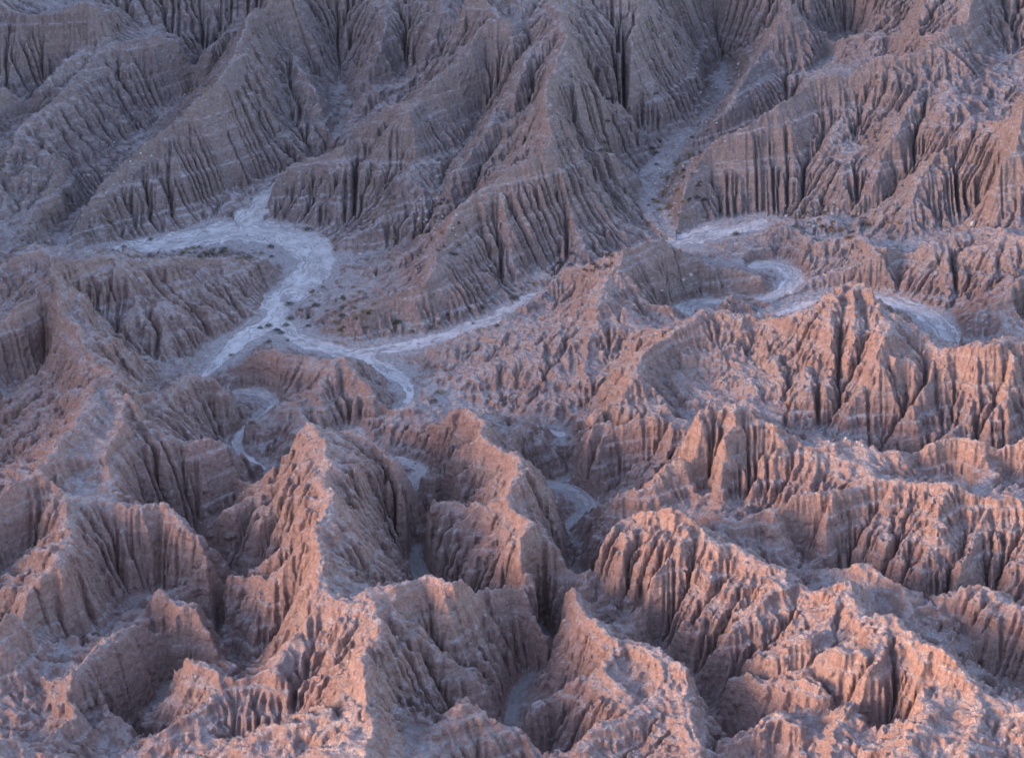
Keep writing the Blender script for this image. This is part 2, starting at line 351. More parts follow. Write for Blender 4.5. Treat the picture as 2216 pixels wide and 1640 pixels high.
# wash: nearest bed sample -> floor height and distance / half width
def blur(a, n):
    for _ in range(n):
        p = np.pad(a, 1, mode='edge')
        a = (4 * a + 2 * (p[:-2, 1:-1] + p[2:, 1:-1] + p[1:-1, :-2] + p[1:-1, 2:]) + p[:-2, :-2] + p[:-2, 2:] + p[2:, :-2] + p[2:, 2:]) / 16
    return a
def wash_field(dx, reach=2.6):
    nx, ny, xs, ys = grid(dx)
    q = np.full((ny, nx), 9.0)          # distance / half width
    z = np.zeros((ny, nx)); wd = np.ones((ny, nx))
    for L in wash_l:
        for x, y, zz, hw in L[::2]:
            r = hw * reach + dx
            i0, i1 = int((x - r - X0) / dx), int((x + r - X0) / dx) + 2
            j0, j1 = int((y - r - Y0) / dx), int((y + r - Y0) / dx) + 2
            i0, j0 = max(i0, 0), max(j0, 0)
            if i1 <= i0 or j1 <= j0 or i0 >= nx or j0 >= ny: continue
            XX, YY = np.meshgrid(xs[i0:i1], ys[j0:j1])
            d = np.hypot(XX - x, YY - y) / hw
            s = q[j0:j1, i0:i1]; m = d < s
            s[m] = d[m]; z[j0:j1, i0:i1][m] = zz; wd[j0:j1, i0:i1][m] = hw
    return q, z, wd

# ------------------------------------------------------------------ 1. relief between the surveyed lines
def constraints(dx):
    nx, ny, xs, ys = grid(dx)
    S = np.zeros(ny * nx); N = np.zeros(ny * nx)
    for L in val_l + ridge_l:
        i = np.round((L[:, 0] - X0) / dx).astype(int); j = np.round((L[:, 1] - Y0) / dx).astype(int)
        ok = (i >= 0) & (i < nx) & (j >= 0) & (j < ny)
        k = (j * nx + i)[ok]
        S += np.bincount(k, L[ok, 2], ny * nx); N += np.bincount(k, None, ny * nx)
    m = N > 0
    V = np.where(m, S / np.maximum(N, 1), 0).reshape(ny, nx); m = m.reshape(ny, nx)
    q, z, _ = wash_field(dx, 1.2)
    f = q < 1.0 if dx < 3 else q < .6
    V[f] = z[f]; m |= f
    return V, m
h = None
for dx, it in ((12, 300), (6, 200), (3, 160), (1.5, 140), (.75, 90)):
    V, m = constraints(dx)
    h = np.full(V.shape, V[m].mean()) if h is None else up(h, V.shape)
    h[m] = V[m]
    for k in range(it):
        p = np.pad(h, 1, mode='edge')
        n = (p[:-2, 1:-1] + p[2:, 1:-1] + p[1:-1, :-2] + p[1:-1, 2:]) * .25
        n = h + 1.0 * (n - h)
        n[m] = V[m]
        h = n
DX = .45
nx, ny, xs, ys = grid(DX)
h = up(h, (ny, nx))
XX, YY = np.meshgrid(xs, ys)
q0, zw, _ = wash_field(DX, 2.6)
keep = np.clip((q0 - 1.0) / 1.0, 0, 1)
def near_channels(dx, reach, lines=None):
    nx, ny, xs, ys = grid(dx)
    D = np.full((ny, nx), reach); Z = np.zeros((ny, nx))
    for L in (wash_l + val_l if lines is None else lines):
        for p in L[::3]:
            x, y, zz = p[:3]
            i0, i1 = max(int((x - reach - X0) / dx), 0), int((x + reach - X0) / dx) + 2
            j0, j1 = max(int((y - reach - Y0) / dx), 0), int((y + reach - Y0) / dx) + 2
            if i1 <= i0 or j1 <= j0 or i0 >= nx or j0 >= ny: continue
            A_, B_ = np.meshgrid(xs[i0:i1], ys[j0:j1])
            d = np.hypot(A_ - x, B_ - y)
            s_ = D[j0:j1, i0:i1]; m_ = d < s_
            s_[m_] = d[m_]; Z[j0:j1, i0:i1][m_] = zz
    return D, Z
# straight planar flanks between crest and channel, mixed with the smooth relief
GX = 1.5
dv_, zv_ = near_channels(GX, 45.0)
dr_, zr_ = near_channels(GX, 45.0, ridge_l)
hs = up(h, dv_.shape)
zv_ = np.where(dv_ < 44.9, zv_, hs); zr_ = np.where(dr_ < 44.9, zr_, hs)
gyy = np.linspace(Y0, Y1, dr_.shape[0])[:, None]
dv_ = np.maximum(dv_ - .6, .05); dr_ = np.maximum(dr_ - .6 - 1.3 * np.clip((475 - gyy) / 40, 0, 1), .05)
ruled = (zr_ * dv_ + zv_ * dr_) / (dv_ + dr_)
ruled = up(blur(ruled, 3), h.shape)
h = h + (.85 * (ruled - h)) * keep
DC, ZC = near_channels(DX, 16.0)
near_view = np.clip((470 - YY) / 50, 0, 1)
gain = (.12 + (.55 - .2 * np.clip((XX - 5) / 30, 0, 1)) * near_view) * np.exp(-(DC / 6.5) ** 1.3) * (1 - (DC / 16.0) ** 4)
gain *= np.clip(.9 + .5 * fbm(XX / 20, YY / 20, 47, 2), .2, 1.5)
DR, _ = near_channels(DX, 9.0, ridge_l)
DF, _ = near_channels(DX, 12.0, [surv(l) for l in RIM])
h = h + (1 - near_view) * 2.6 * (np.exp(-DF / 3.0) - math.exp(-4)) * keep
DV2, _ = near_channels(DX, 12.0, val_l)
h = h + near_view * .5 * (np.exp(-DR / 2.6) - math.exp(-3.4)) * keep
h = h - near_view * 1.6 * (np.exp(-DV2 / 2.2) - math.exp(-5)) * keep
h = h - (1 - near_view) * 2.4 * (np.exp(-DV2 / 3.0) - math.exp(-4)) * keep * np.clip((YY - 505) / 30, 0, 1)
h = h + (1.1 - .3 * near_view) * (np.exp(-DR / 1.7) - math.exp(-9 / 1.7)) * keep
calm = 1 - .6 * np.clip((YY - 455) / 60, 0, 1)
wx = calm * fbm(XX / 13, YY / 13, 41, 3, .55) * 1.9 * keep
wy = calm * fbm(XX / 13, YY / 13, 45, 3, .55) * 1.9 * keep
h = bilin(h, XX + wx, YY + wy, DX)
h += (.35 + .65 * calm) * (fbm(XX / 14, YY / 14, 11, 5, .55) * 1.0 + fbm(XX / 4.5, YY / 4.5, 31, 3, .6) * (.36 + .08 * (YY > 470))) * keep

# ------------------------------------------------------------------ 2. running water
def receivers(h, dx, jit):
    ny, nx = h.shape
    idx = np.arange(ny * nx).reshape(ny, nx)
    best = np.zeros((ny, nx)); rec = idx.copy(); dist = np.full((ny, nx), dx)
    for dj in (-1, 0, 1):
        for di in (-1, 0, 1):
            if not (di or dj): continue
            a = slice(max(0, -dj), ny - max(0, dj)); b = slice(max(0, -di), nx - max(0, di))
            a2 = slice(max(0, dj), ny + min(0, dj)); b2 = slice(max(0, di), nx + min(0, di))
            L = dx * math.hypot(di, dj)
            s = (h[a, b] - h[a2, b2]) / L
            s = np.where(s > 0, s * jit[a, b], 0)
            mm = s > best[a, b]
            best[a, b] = np.where(mm, s, best[a, b]); rec[a, b] = np.where(mm, idx[a2, b2], rec[a, b])
            dist[a, b] = np.where(mm, L, dist[a, b])
    return rec.ravel(), dist.ravel()
def accumulate(rec, area):
    N = rec.size
    p = np.append(np.where(rec == np.arange(N), N, rec), N)
    S = np.append(np.full(N, area), 0.0)
    for _ in range(11):
        S = S + np.bincount(p, S, N + 1); S[N] = 0
        p = p[p]
    return S[:N]
def incise(h, dx, K, m, fixed, steps, seed):
    r = np.random.default_rng(seed)
    for k in range(steps):
        rec, dist = receivers(h, dx, r.uniform(.75, 1.25, h.shape))
        rec[fixed.ravel()] = np.flatnonzero(fixed.ravel())
        A = accumulate(rec, dx * dx)
        Fq = K * np.minimum(A, 110.0) ** m / dist
        root = rec == np.arange(rec.size)
        Fq[root] = 0
        a, b, p = Fq / (1 + Fq), h.ravel() / (1 + Fq), rec.copy()
        a[root] = 0
        for _ in range(11):
            b = a * b[p] + b; a = a * a[p]; p = p[p]
        h = b.reshape(h.shape)
        h = h + .03 * (blur(h, 1) - h) * (~fixed)
    return h, A.reshape(h.shape)
fixed = q0 < 1.0
h, A = incise(h, DX, .05 * (1 + .2 * np.clip((YY - 470) / 40, 0, 1)).ravel(), .5, fixed, 18, 3)
h = h + np.clip(h - ZC, 0, 9) * gain * (DC < 15.9)
A = np.log10(np.maximum(blur(A, 1), .3))

# ------------------------------------------------------------------ 3. fine grid: flutes, beds, banks
FX = .22
nfx, nfy, xf, yf = grid(FX)
H = up(h, (nfy, nfx))
AF = up(A, (nfy, nfx))
XF, YF = np.meshgrid(xf, yf)
q, zf, wd = wash_field(FX, 4.0)

def flutes(H, cell, amp, seed, sharp=1.0, smooth=2):
    """gullies running straight down the slope, spaced about `cell` metres"""
    gy, gx = np.gradient(blur(H, smooth), FX)
    sl = np.hypot(gx, gy) + 1e-6
    px, py = -gy / sl, gx / sl                    # across the slope
    r = np.random.default_rng(seed)
    J = r.random((2, 512, 512)).astype(np.float32)
    ww = cell * .35
    xw, yw = XF + ww * fbm(XF / cell / 1.3, YF / cell / 1.3, seed + 7, 2), YF + ww * fbm(XF / cell / 1.3, YF / cell / 1.3, seed + 9, 2)
    u, v = xw / (cell * 2.0), yw / (cell * 2.0)
    iu, iv = np.floor(u).astype(int), np.floor(v).astype(int)
    acc = np.zeros_like(H); wt = np.zeros_like(H)
    for dj in (-1, 0, 1):
        for di in (-1, 0, 1):
            cu, cv = iu + di, iv + dj
            ou = cu + J[0][cv & 511, cu & 511]; ov = cv + J[1][cv & 511, cu & 511]
            a, b = u - ou, v - ov
            w_ = np.maximum(0, 1 - (a * a + b * b) * .62) ** 2
            acc += w_ * np.cos((a * px + b * py) * 2.0 * 2 * math.pi)
            wt += w_
    c = np.clip(acc / np.maximum(wt, 1e-3), -1, 1)
    c = .35 - 1.5 * ((1 - c) * .5) ** 2.4         # narrow cuts between broad ribs
    s = np.clip((sl - .25) / .6, 0, 1)
    return H + amp * c * s, c * s
H = H + (fbm(XF / 3.2, YF / 3.2, 71, 4, .6) * .24 + fbm(XF / 1.2, YF / 1.2, 75, 2, .6) * .10) * np.clip(q - 1, 0, 1)
# walls that carry strong flutes: pixel, radius in metres, strength
FLUTED = [(300,470,26,.9),(450,420,26,.9),(600,430,16,.7),(700,400,18,.5),(1600,400,24,.8),(1750,330,24,.9),(1900,300,20,.9),(1600,470,16,.6),(1950,480,14,.6),
 (1150,780,20,.6),(1350,800,18,.4),(1700,740,22,.9),(1850,760,26,1.1),(2050,850,26,1.1),(2200,860,20,1.0),(1600,980,16,1.0),(1720,1050,14,.7),(1850,1150,16,1.0),(2000,1160,18,1.1),(2150,1200,18,1.1),
 (1450,1250,18,.7),(1600,1320,18,.6),(500,650,20,.8),(350,640,18,.5),(880,200,20,.45),(1000,60,20,.5),(2100,150,20,.5),(1400,120,16,.6),(950,1430,20,.6),(1400,1520,14,.6)]
far_ = np.clip((YF - 465) / 30, 0, 1)
var = (.14 - .04 * far_) + .22 * fbm(XF / 18, YF / 18, 51, 3)
for u_, v_, r_, a_ in FLUTED:
    x_, y_, z_ = ground(u_, v_, 8 if v_ > 500 else 12)
    var = np.maximum(var, a_ * np.exp(-(((XF - x_) ** 2 + (YF - y_) ** 2) / r_ ** 2) ** 1.5) * (1 + .35 * fbm(XF / 9, YF / 9, 52, 2)))
var = np.clip(var, .04, .95) * (1 - .25 * far_)
HZ = H * .9
sh1 = 1 - np.abs(fbm(XF / 5.5 + HZ / 8, YF / 5.5 - HZ / 9, 301, 4, .55)) * 1.6
sh2 = 1 - np.abs(fbm(XF / 2.0 - HZ / 3.0, YF / 2.0 + HZ / 2.6, 311, 3, .6)) * 1.6
gy_, gx_ = np.gradient(blur(H, 4), FX)
rocky = np.clip((np.hypot(gx_, gy_) - .15) / .5, .15, 1) * np.clip(q - 1, 0, 1)
H = H + rocky * (sh1 * .50 + sh2 * .22) * (.8 + .35 * fbm(XF / 22, YF / 22, 321, 2))
H, c1 = flutes(H, 3.6, .36 * var, 101, smooth=4)
H, c2 = flutes(H, 1.9, .36 * var, 102)
H, c3 = flutes(H, .95, .24 * var, 103, smooth=1)

crest = np.clip(H - blur(H, 14), 0, .8)
H = H + crest * (.5 * np.abs(fbm(XF / 2.1, YF / 2.1, 77, 3, .6)) + .25 * fbm(XF / .9, YF / .9, 78, 2))

# hard and soft beds: step the slope where it is steep
def beds(H):
    t = H - .06 * XF + .03 * YF + fbm(XF / 40, YF / 40, 61, 3) * 1.2
    r = np.random.default_rng(21)
    tab = r.random(4096) * 2 - 1
    def n1(s, o):
        s = s + o; i = np.floor(s).astype(int); f = s - i; f = f * f * (3 - 2 * f)
        return tab[i & 4095] * (1 - f) + tab[(i + 1) & 4095] * f
    gy, gx = np.gradient(blur(H, 3), FX)
    sl = np.clip((np.hypot(gx, gy) - .45) / .6, 0, 1)
    d = n1(t / 3.4, 500) * .8 + n1(t / 1.1, 900) * .42 + n1(t / .5, 1700) * .16
    return H + d * sl * np.clip(q - 1, 0, 1)
H = beds(H)
q = q + (.30 * fbm(XF / 3.4, YF / 3.4, 85, 3, .6) + .10 * fbm(XF / .9, YF / .9, 86, 2)) * np.clip(q * 1.4, 0, 1)
# banks and sandy floors
tb = np.clip((q - 1.0) * wd / .8, 0, 1); tb = tb * tb * (3 - 2 * tb)
floor = zf + fbm(XF / 3.5, YF / 3.5, 81, 3) * .07 + .3 * np.clip(q - .45, 0, 1) ** 2 + .22 * np.abs(fbm(XF / 2.6, YF / 4.0, 87, 3, .6)) * np.clip(wd / 3, 0, 1)
bench = zf + .45 + .35 * fbm(XF / 9, YF / 9, 83, 2)
near = q < 3.9
H2 = np.maximum(H, np.minimum(bench, floor + .9 * 1.0))
H = np.where(near, floor * (1 - tb) + H2 * tb, H)

# ------------------------------------------------------------------ meshes
def label(o, lab=None, cat=None, group=None, kind=None):
    if lab: o['label'] = lab
    if cat: o['category'] = cat
    if group: o['group'] = group
    if kind: o['kind'] = kind
    return o

def sheet(name, X, Y, Z, facemask, mats, attrs=None):
    ny, nx = Z.shape
    idx = np.arange(ny * nx).reshape(ny, nx)
    f = np.stack([idx[:-1, :-1], idx[:-1, 1:], idx[1:, 1:], idx[1:, :-1]], -1)[facemask]
    used = np.zeros(ny * nx, bool); used[f.ravel()] = True
    remap = np.cumsum(used) - 1
    f = remap[f]
    co_ = np.stack([X, Y, Z], -1).reshape(-1, 3)[used].astype(np.float32)
    me = bpy.data.meshes.new(name)
    me.vertices.add(len(co_)); me.vertices.foreach_set('co', co_.ravel())
    me.loops.add(f.size); me.loops.foreach_set('vertex_index', f.ravel().astype(np.int32))
    me.polygons.add(len(f)); me.polygons.foreach_set('loop_start', np.arange(0, f.size, 4, dtype=np.int32))
    me.polygons.foreach_set('use_smooth', np.ones(len(f), bool))
    for k, a in (attrs or {}).items():
        at = me.attributes.new(k, 'FLOAT', 'POINT')
        at.data.foreach_set('value', a.ravel()[used].astype(np.float32))
    me.update(calc_edges=True)
    for m_ in mats: me.materials.append(m_)
    o = bpy.data.objects.new(name, me)
    col.objects.link(o)
    return o

# ------------------------------------------------------------------ materials
class NB:
    def __init__(s, name, rough=.95):
        s.m = bpy.data.materials.new(name); s.m.use_nodes = True
        s.t = s.m.node_tree; s.b = s.t.nodes['Principled BSDF']
        s.b.inputs['Roughness'].default_value = rough
        s.b.inputs['Specular IOR Level'].default_value = .15
        s.geo = s.t.nodes.new('ShaderNodeNewGeometry')
    def n(s, typ, ins=None, **kw):
        o = s.t.nodes.new(typ)
        for k, v in kw.items(): setattr(o, k, v)
        for k, v in (ins or {}).items(): s.put(o.inputs[k], v)
        return o
    def put(s, sock, v):
        if isinstance(v, bpy.types.NodeSocket): s.t.links.new(v, sock)
        elif hasattr(v, 'outputs'): s.t.links.new(v.outputs[0], sock)
        else: sock.default_value = v
    def math(s, op, a, b=0, clamp=False):
        o = s.n('ShaderNodeMath', {0: a, 1: b}, operation=op); o.use_clamp = clamp; return o.outputs[0]
    def mix(s, f, a, b):
        o = s.n('ShaderNodeMix', data_type='RGBA')
        s.put(o.inputs[0], f); s.put(o.inputs[6], a); s.put(o.inputs[7], b); return o.outputs[2]
    def noise(s, vec, scale, detail=4, rough=.6):
        o = s.n('ShaderNodeTexNoise', {'Vector': vec, 'Scale': scale, 'Detail': detail, 'Roughness': rough}); return o.outputs[0]
    def ramp(s, f, stops):
        o = s.n('ShaderNodeValToRGB', {0: f}); e = o.color_ramp.elements
        while len(e) < len(stops): e.new(.5)
        for k, (p, c) in enumerate(stops):
            e[k].position = p; e[k].color = c if len(c) == 4 else (*c, 1)
        return o.outputs[0]
    def rng(s, v, a, b, c=0, d=1):
        o = s.n('ShaderNodeMapRange', {0: v, 1: a, 2: b, 3: c, 4: d}); return o.outputs[0]
    def vmap(s, sc):
        o = s.n('ShaderNodeMapping', {0: s.geo.outputs['Position']}); o.inputs['Scale'].default_value = sc; return o.outputs[0]

def earth():
    g = NB('badlands_earth')
    P = g.geo.outputs['Position']
    sep = g.n('ShaderNodeSeparateXYZ', {0: P})
    nrm = g.n('ShaderNodeSeparateXYZ', {0: g.geo.outputs['Normal']}).outputs[2]
    warp = g.noise(P, .03, 3)
    t = g.math('ADD', g.math('ADD', sep.outputs[2], g.math('MULTIPLY', sep.outputs[0], -.06)), g.math('MULTIPLY', sep.outputs[1], .03))
    t = g.math('ADD', t, g.math('MULTIPLY', warp, 5.0))
    cmb = g.n('ShaderNodeCombineXYZ', {2: t}).outputs[0]
    s1 = g.noise(cmb, .16, 2); s2 = g.noise(cmb, .9, 3, .7)
    c = g.ramp(s1, [(.30, (.24, .172, .145)), (.43, (.32, .235, .20)), (.50, (.27, .185, .15)), (.57, (.35, .27, .235)), (.64, (.275, .22, .175)), (.74, (.36, .245, .19))])
    c = g.mix(g.rng(s2, .35, .65), c, g.mix(.5, c, (.48, .37, .335, 1)))
    big = g.noise(P, .05, 4)
    c = g.mix(g.rng(big, .45, .7, 0, .5), c, (.41, .27, .23, 1))
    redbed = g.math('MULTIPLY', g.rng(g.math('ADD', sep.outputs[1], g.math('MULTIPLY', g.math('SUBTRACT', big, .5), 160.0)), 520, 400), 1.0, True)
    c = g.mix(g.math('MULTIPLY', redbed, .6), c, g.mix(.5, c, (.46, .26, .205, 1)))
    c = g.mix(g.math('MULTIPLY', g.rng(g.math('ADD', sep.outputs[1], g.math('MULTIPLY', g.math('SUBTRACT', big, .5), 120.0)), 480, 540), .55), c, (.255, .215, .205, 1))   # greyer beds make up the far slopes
    fine = g.noise(P, 1.5, 8, .78)
    c = g.mix(g.rng(fine, .36, .56, .7, 0), c, (.19, .135, .12, 1))
    lines_ = g.noise(cmb, 2.4, 3, .75)
    c = g.mix(g.math('MULTIPLY', g.rng(lines_, .44, .36, 0, .55), g.rng(nrm, .86, .7)), c, (.17, .12, .10, 1))
    c = g.mix(g.rng(fine, .54, .72, 0, .5), c, (.52, .40, .365, 1))
    flow = g.n('ShaderNodeAttribute', attribute_name='flow').outputs['Fac']
    # loose debris lies where the slope is gentle and in the gully floors; its pale mix also paints in lit crest tops
    deb_lit = g.math('MULTIPLY', g.rng(nrm, .60, .82), g.rng(g.noise(P, .40, 6, .7), .38, .56))
    deb_lit = g.math('MAXIMUM', deb_lit, g.math('MULTIPLY', g.rng(flow, 1.2, 2.3), g.rng(nrm, .5, .75)))
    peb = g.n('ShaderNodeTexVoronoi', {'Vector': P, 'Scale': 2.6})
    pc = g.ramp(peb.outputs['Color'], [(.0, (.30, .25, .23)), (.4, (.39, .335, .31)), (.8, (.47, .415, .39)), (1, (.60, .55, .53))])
    c = g.mix(g.math('MULTIPLY', deb_lit, .82), c, pc)
    big2 = g.noise(P, .45, 5, .7)
    bank = g.n('ShaderNodeAttribute', attribute_name='bank').outputs['Fac']
    bank = g.math('MULTIPLY', bank, 1.0)
    bk = g.math('MULTIPLY', g.rng(g.math('ADD', bank, g.math('MULTIPLY', g.math('SUBTRACT', big2, .5), 2.6)), .25, .55), g.rng(nrm, .72, .9))
    c = g.mix(g.math('MULTIPLY', bk, .85), c, g.ramp(fine, [(.38, (.30, .26, .24)), (.55, (.50, .445, .42))]))
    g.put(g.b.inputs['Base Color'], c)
    # relief finer than the mesh
    vert = g.noise(g.vmap((2.2, 2.2, .35)), 1.0, 5, .65)
    lam = g.noise(cmb, 3.2, 3, .7)
    rid = g.n('ShaderNodeTexNoise', {'Vector': P, 'Scale': .55, 'Detail': 7, 'Roughness': .6, 'Lacunarity': 2.1}, noise_type='RIDGED_MULTIFRACTAL', normalize=True).outputs[0]
    hb = g.math('ADD', g.math('MULTIPLY', g.noise(P, 1.1, 8, .68), .30), g.math('MULTIPLY', vert, .30))
    hb = g.math('ADD', hb, g.math('MULTIPLY', rid, .75))
    hb = g.math('ADD', hb, g.math('MULTIPLY', g.math('MULTIPLY', lam, .22), g.rng(nrm, .8, .5)))
    hb = g.math('SUBTRACT', hb, g.math('MULTIPLY', g.math('MULTIPLY', peb.outputs['Distance'], deb_lit), .12))
    bp = g.n('ShaderNodeBump', {'Height': hb, 'Strength': 1.0, 'Distance': 1.7})
    g.put(g.b.inputs['Normal'], bp)
    return g.m
def sand():
    g = NB('wash_sand')
    P = g.geo.outputs['Position']
    c = g.ramp(g.noise(P, .25, 6, .65), [(.3, (.38, .335, .31)), (.48, (.56, .505, .47)), (.62, (.65, .595, .555)), (.75, (.72, .66, .62))])
    st = g.noise(P, 1.4, 6, .75)
    c = g.mix(g.rng(st, .56, .72, 0, .6), c, (.27, .22, .195, 1))
    sp_ = g.n('ShaderNodeSeparateXYZ', {0: P})
    yy = sp_.outputs[1]
    ac = g.n('ShaderNodeAttribute', attribute_name='across').outputs['Fac']
    ac = g.math('ADD', ac, g.math('MULTIPLY', g.noise(P, .22, 2), 5.0))
    vec = g.n('ShaderNodeCombineXYZ', {0: g.math('MULTIPLY', ac, 1.5), 1: g.math('MULTIPLY', sp_.outputs[0], .10), 2: g.math('MULTIPLY', yy, .10)}).outputs[0]
    br = g.noise(vec, 1.0, 4, .65)
    c = g.mix(g.rng(br, .51, .59, 0, .85), c, (.33, .285, .265, 1))      # gravel bars between the braids
    c = g.mix(g.rng(br, .42, .34, 0, .6), c, (.70, .65, .62, 1))
    c = g.mix(g.rng(yy, 440, 400, 0, .7), c, (.25, .20, .185, 1))        # darker bed in the lower channels
    peb = g.n('ShaderNodeTexVoronoi', {'Vector': P, 'Scale': 1.8})
    c = g.mix(g.math('MULTIPLY', g.rng(peb.outputs['Distance'], .22, .12), g.rng(g.noise(P, .5, 3), .5, .65)), c, g.mix(.5, c, peb.outputs['Color']))
    g.put(g.b.inputs['Base Color'], c)
    g.put(g.b.inputs['Normal'], g.n('ShaderNodeBump', {'Height': g.math('ADD', g.noise(P, 2.0, 6, .65), g.math('MULTIPLY', br, 1.6)), 'Strength': .8, 'Distance': .4}))
    return g.m
M_EARTH, M_SAND = earth(), sand()

# gravelly flats beside the beds: pixel, radius in metres
PALE = [(930,850,6),(1010,850,6),(700,605,4),(640,735,5),(750,640,5),(560,545,7),(450,545,6),(870,720,4),(980,690,4),(1750,455,8),(1850,440,7),(1780,535,7),(1930,600,7),(1960,560,6),(1430,365,3),(1440,450,3),(1500,260,2.5),(1200,930,4),(200,1400,4),(120,1450,4),(60,1460,4),(310,1310,2),(1850,950,5),(1750,930,4),(800,500,5),(900,500,6),(960,430,5),(1240,575,6),(850,430,3),(640,500,5),(150,520,3),(880,872,4),(845,905,3),(790,935,3),(480,835,3),(560,870,4),(1230,1090,4),(840,985,3),(900,1010,3),(300,310,4),(2100,490,4),(1560,200,5)]
pale = np.zeros_like(H)
for u_, v_, r_ in PALE:
    x_, y_, z_ = ground(u_, v_, 1.5 if v_ > 500 else 4)
    pale = np.maximum(pale, np.exp(-((XF - x_) ** 2 + ((YF - y_) * .8) ** 2) / r_ ** 2))
bankf = np.maximum(np.clip((4.0 - q) / 3.0, 0, 1) * np.clip((wd - .6) / 1.2, .3, 1), pale * .8)
fq = .25 * (q[:-1, :-1] + q[1:, :-1] + q[:-1, 1:] + q[1:, 1:])
jag = fbm(XF[:-1, :-1] / 2.5, YF[:-1, :-1] / 2.5, 91, 3) * .12
sandy = (fq + jag < 1.0) & ((wd[:-1, :-1] > 1.25) | (YF[:-1, :-1] < 470))
label(sheet('dry_wash', XF, YF, H, sandy, [M_SAND], {'across': q * wd}), 'pale sandy bed of the dry wash winding between the eroded ridges', kind='structure')
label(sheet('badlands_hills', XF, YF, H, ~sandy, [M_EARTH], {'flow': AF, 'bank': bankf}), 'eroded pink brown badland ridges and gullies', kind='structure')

# ------------------------------------------------------------------ stones and shrubs
def at(u, v, h=0.0):
    """where the sight line first meets the built ground"""
    a = (u - 1108.0) / F_PX; b = -(v - 820.0) / F_PX
    d = np.array([a, CP + b * SP, -SP + b * CP])
    t = np.arange(330.0, 760.0, .12)
    x, y, z = d[0] * t, d[1] * t, CAM_H + d[2] * t
    ok = (x > X0) & (x < X1) & (y > Y0) & (y < Y1)
    g = bilin(H, x, y, FX)
    hit = np.flatnonzero(ok & (z < g))
    k = hit[0] if len(hit) else np.argmin(np.abs(z - g))
    return float(x[k]), float(y[k]), float(g[k])

def simple(name, stops, scale, rough=.95, bump=.3):
    g = NB(name, rough)
    g.put(g.b.inputs['Base Color'], g.ramp(g.noise(g.geo.outputs['Position'], scale, 5, .65), stops))
    g.put(g.b.inputs['Normal'], g.n('ShaderNodeBump', {'Height': g.noise(g.geo.outputs['Position'], scale * 2, 6, .65), 'Strength': bump, 'Distance': .2}))
    return g.m
M_STONE = simple('pale_stone', [(.35, (.40, .36, .34)), (.6, (.56, .52, .49))], 1.5)
M_CLAY = simple('clay_block', [(.35, (.30, .19, .15)), (.6, (.42, .28, .22))], 1.2, bump=.6)
M_DARKROCK = simple('grey_stone', [(.35, (.26, .23, .22)), (.6, (.38, .34, .33))], 1.5)
M_GREEN = simple('grey_green_leaf', [(.3, (.085, .085, .06)), (.7, (.16, .155, .105))], 3)
M_DRY = simple('dry_straw', [(.3, (.27, .20, .115)), (.7, (.44, .34, .21))], 3)
M_DARK = simple('dark_twig', [(.3, (.06, .05, .045)), (.7, (.11, .09, .075))], 3)

def rock_mesh(name, mat, seed, flat=.75, rough=.22):
    r = random.Random(seed)
    bm = bmesh.new(); bmesh.ops.create_icosphere(bm, subdivisions=3, radius=1)
    off = Vector((r.uniform(0, 50), r.uniform(0, 50), r.uniform(0, 50)))
    cuts = [Vector((r.gauss(0, 1), r.gauss(0, 1), r.gauss(0, 1))).normalized() for _ in range(9)]
    for v_ in bm.verts:
        d = v_.co.normalized()
        rad = 1.0
        for c in cuts:
            k = d.dot(c)
            if k > .62: rad = min(rad, .74 / k)
        rad += rough * noise.fractal(d * 1.6 + off, .8, 2.0, 4)
        v_.co = Vector((d.x * rad, d.y * rad * .85, d.z * rad * flat + flat * .45))
    for f in bm.faces: f.smooth = False
    me = bpy.data.meshes.new(name); bm.to_mesh(me); bm.free(); me.materials.append(mat); return me

def shrub_meshes(name, mat, seed, n=420, spread=1.0, tall=.9):
    """rounded desert shrub: many thin upright sprigs of narrow leaves out of one root, plus woody stems"""
    r = random.Random(seed)
    leaf, stem = bmesh.new(), bmesh.new()
    def blade(bm, a, b, w):
        d = (b - a); s_ = d.cross(Vector((r.gauss(0, 1), r.gauss(0, 1), r.gauss(0, 1)))).normalized() * w
        bm.faces.new([bm.verts.new(a - s_), bm.verts.new(a + s_), bm.verts.new(b + s_ * .3), bm.verts.new(b - s_ * .3)])
    for k in range(26):
        az = r.uniform(0, 2 * math.pi); el = r.uniform(.35, 1.45); L = r.uniform(.5, .85)
        tip = Vector((math.cos(az) * math.cos(el) * spread, math.sin(az) * math.cos(el) * spread, math.sin(el) * tall)) * L
        mid = tip * .5 + Vector((r.uniform(-.06, .06), r.uniform(-.06, .06), .04))
        for a, b in ((Vector((0, 0, -.05)), mid), (mid, tip)): blade(stem, a, b, .022)
    for k in range(n):
        az = r.uniform(0, 2 * math.pi); el = math.asin(r.uniform(.02, 1)); L = r.uniform(.45, 1.0) * (1 + .18 * math.sin(az * 3 + seed))
        p = Vector((math.cos(az) * math.cos(el) * spread, math.sin(az) * math.cos(el) * spread, math.sin(el) * tall)) * L
        d = (p.normalized() + Vector((r.gauss(0, .45), r.gauss(0, .45), r.uniform(0, .6)))).normalized()
        blade(leaf, p, p + d * r.uniform(.12, .26), r.uniform(.018, .04))
    out = []
    for nm, bm, m_ in (('foliage', leaf, mat), ('stem', stem, M_DARK)):
        me = bpy.data.meshes.new(name + '_' + nm); bm.to_mesh(me); bm.free(); me.materials.append(m_); out.append(me)
    return out

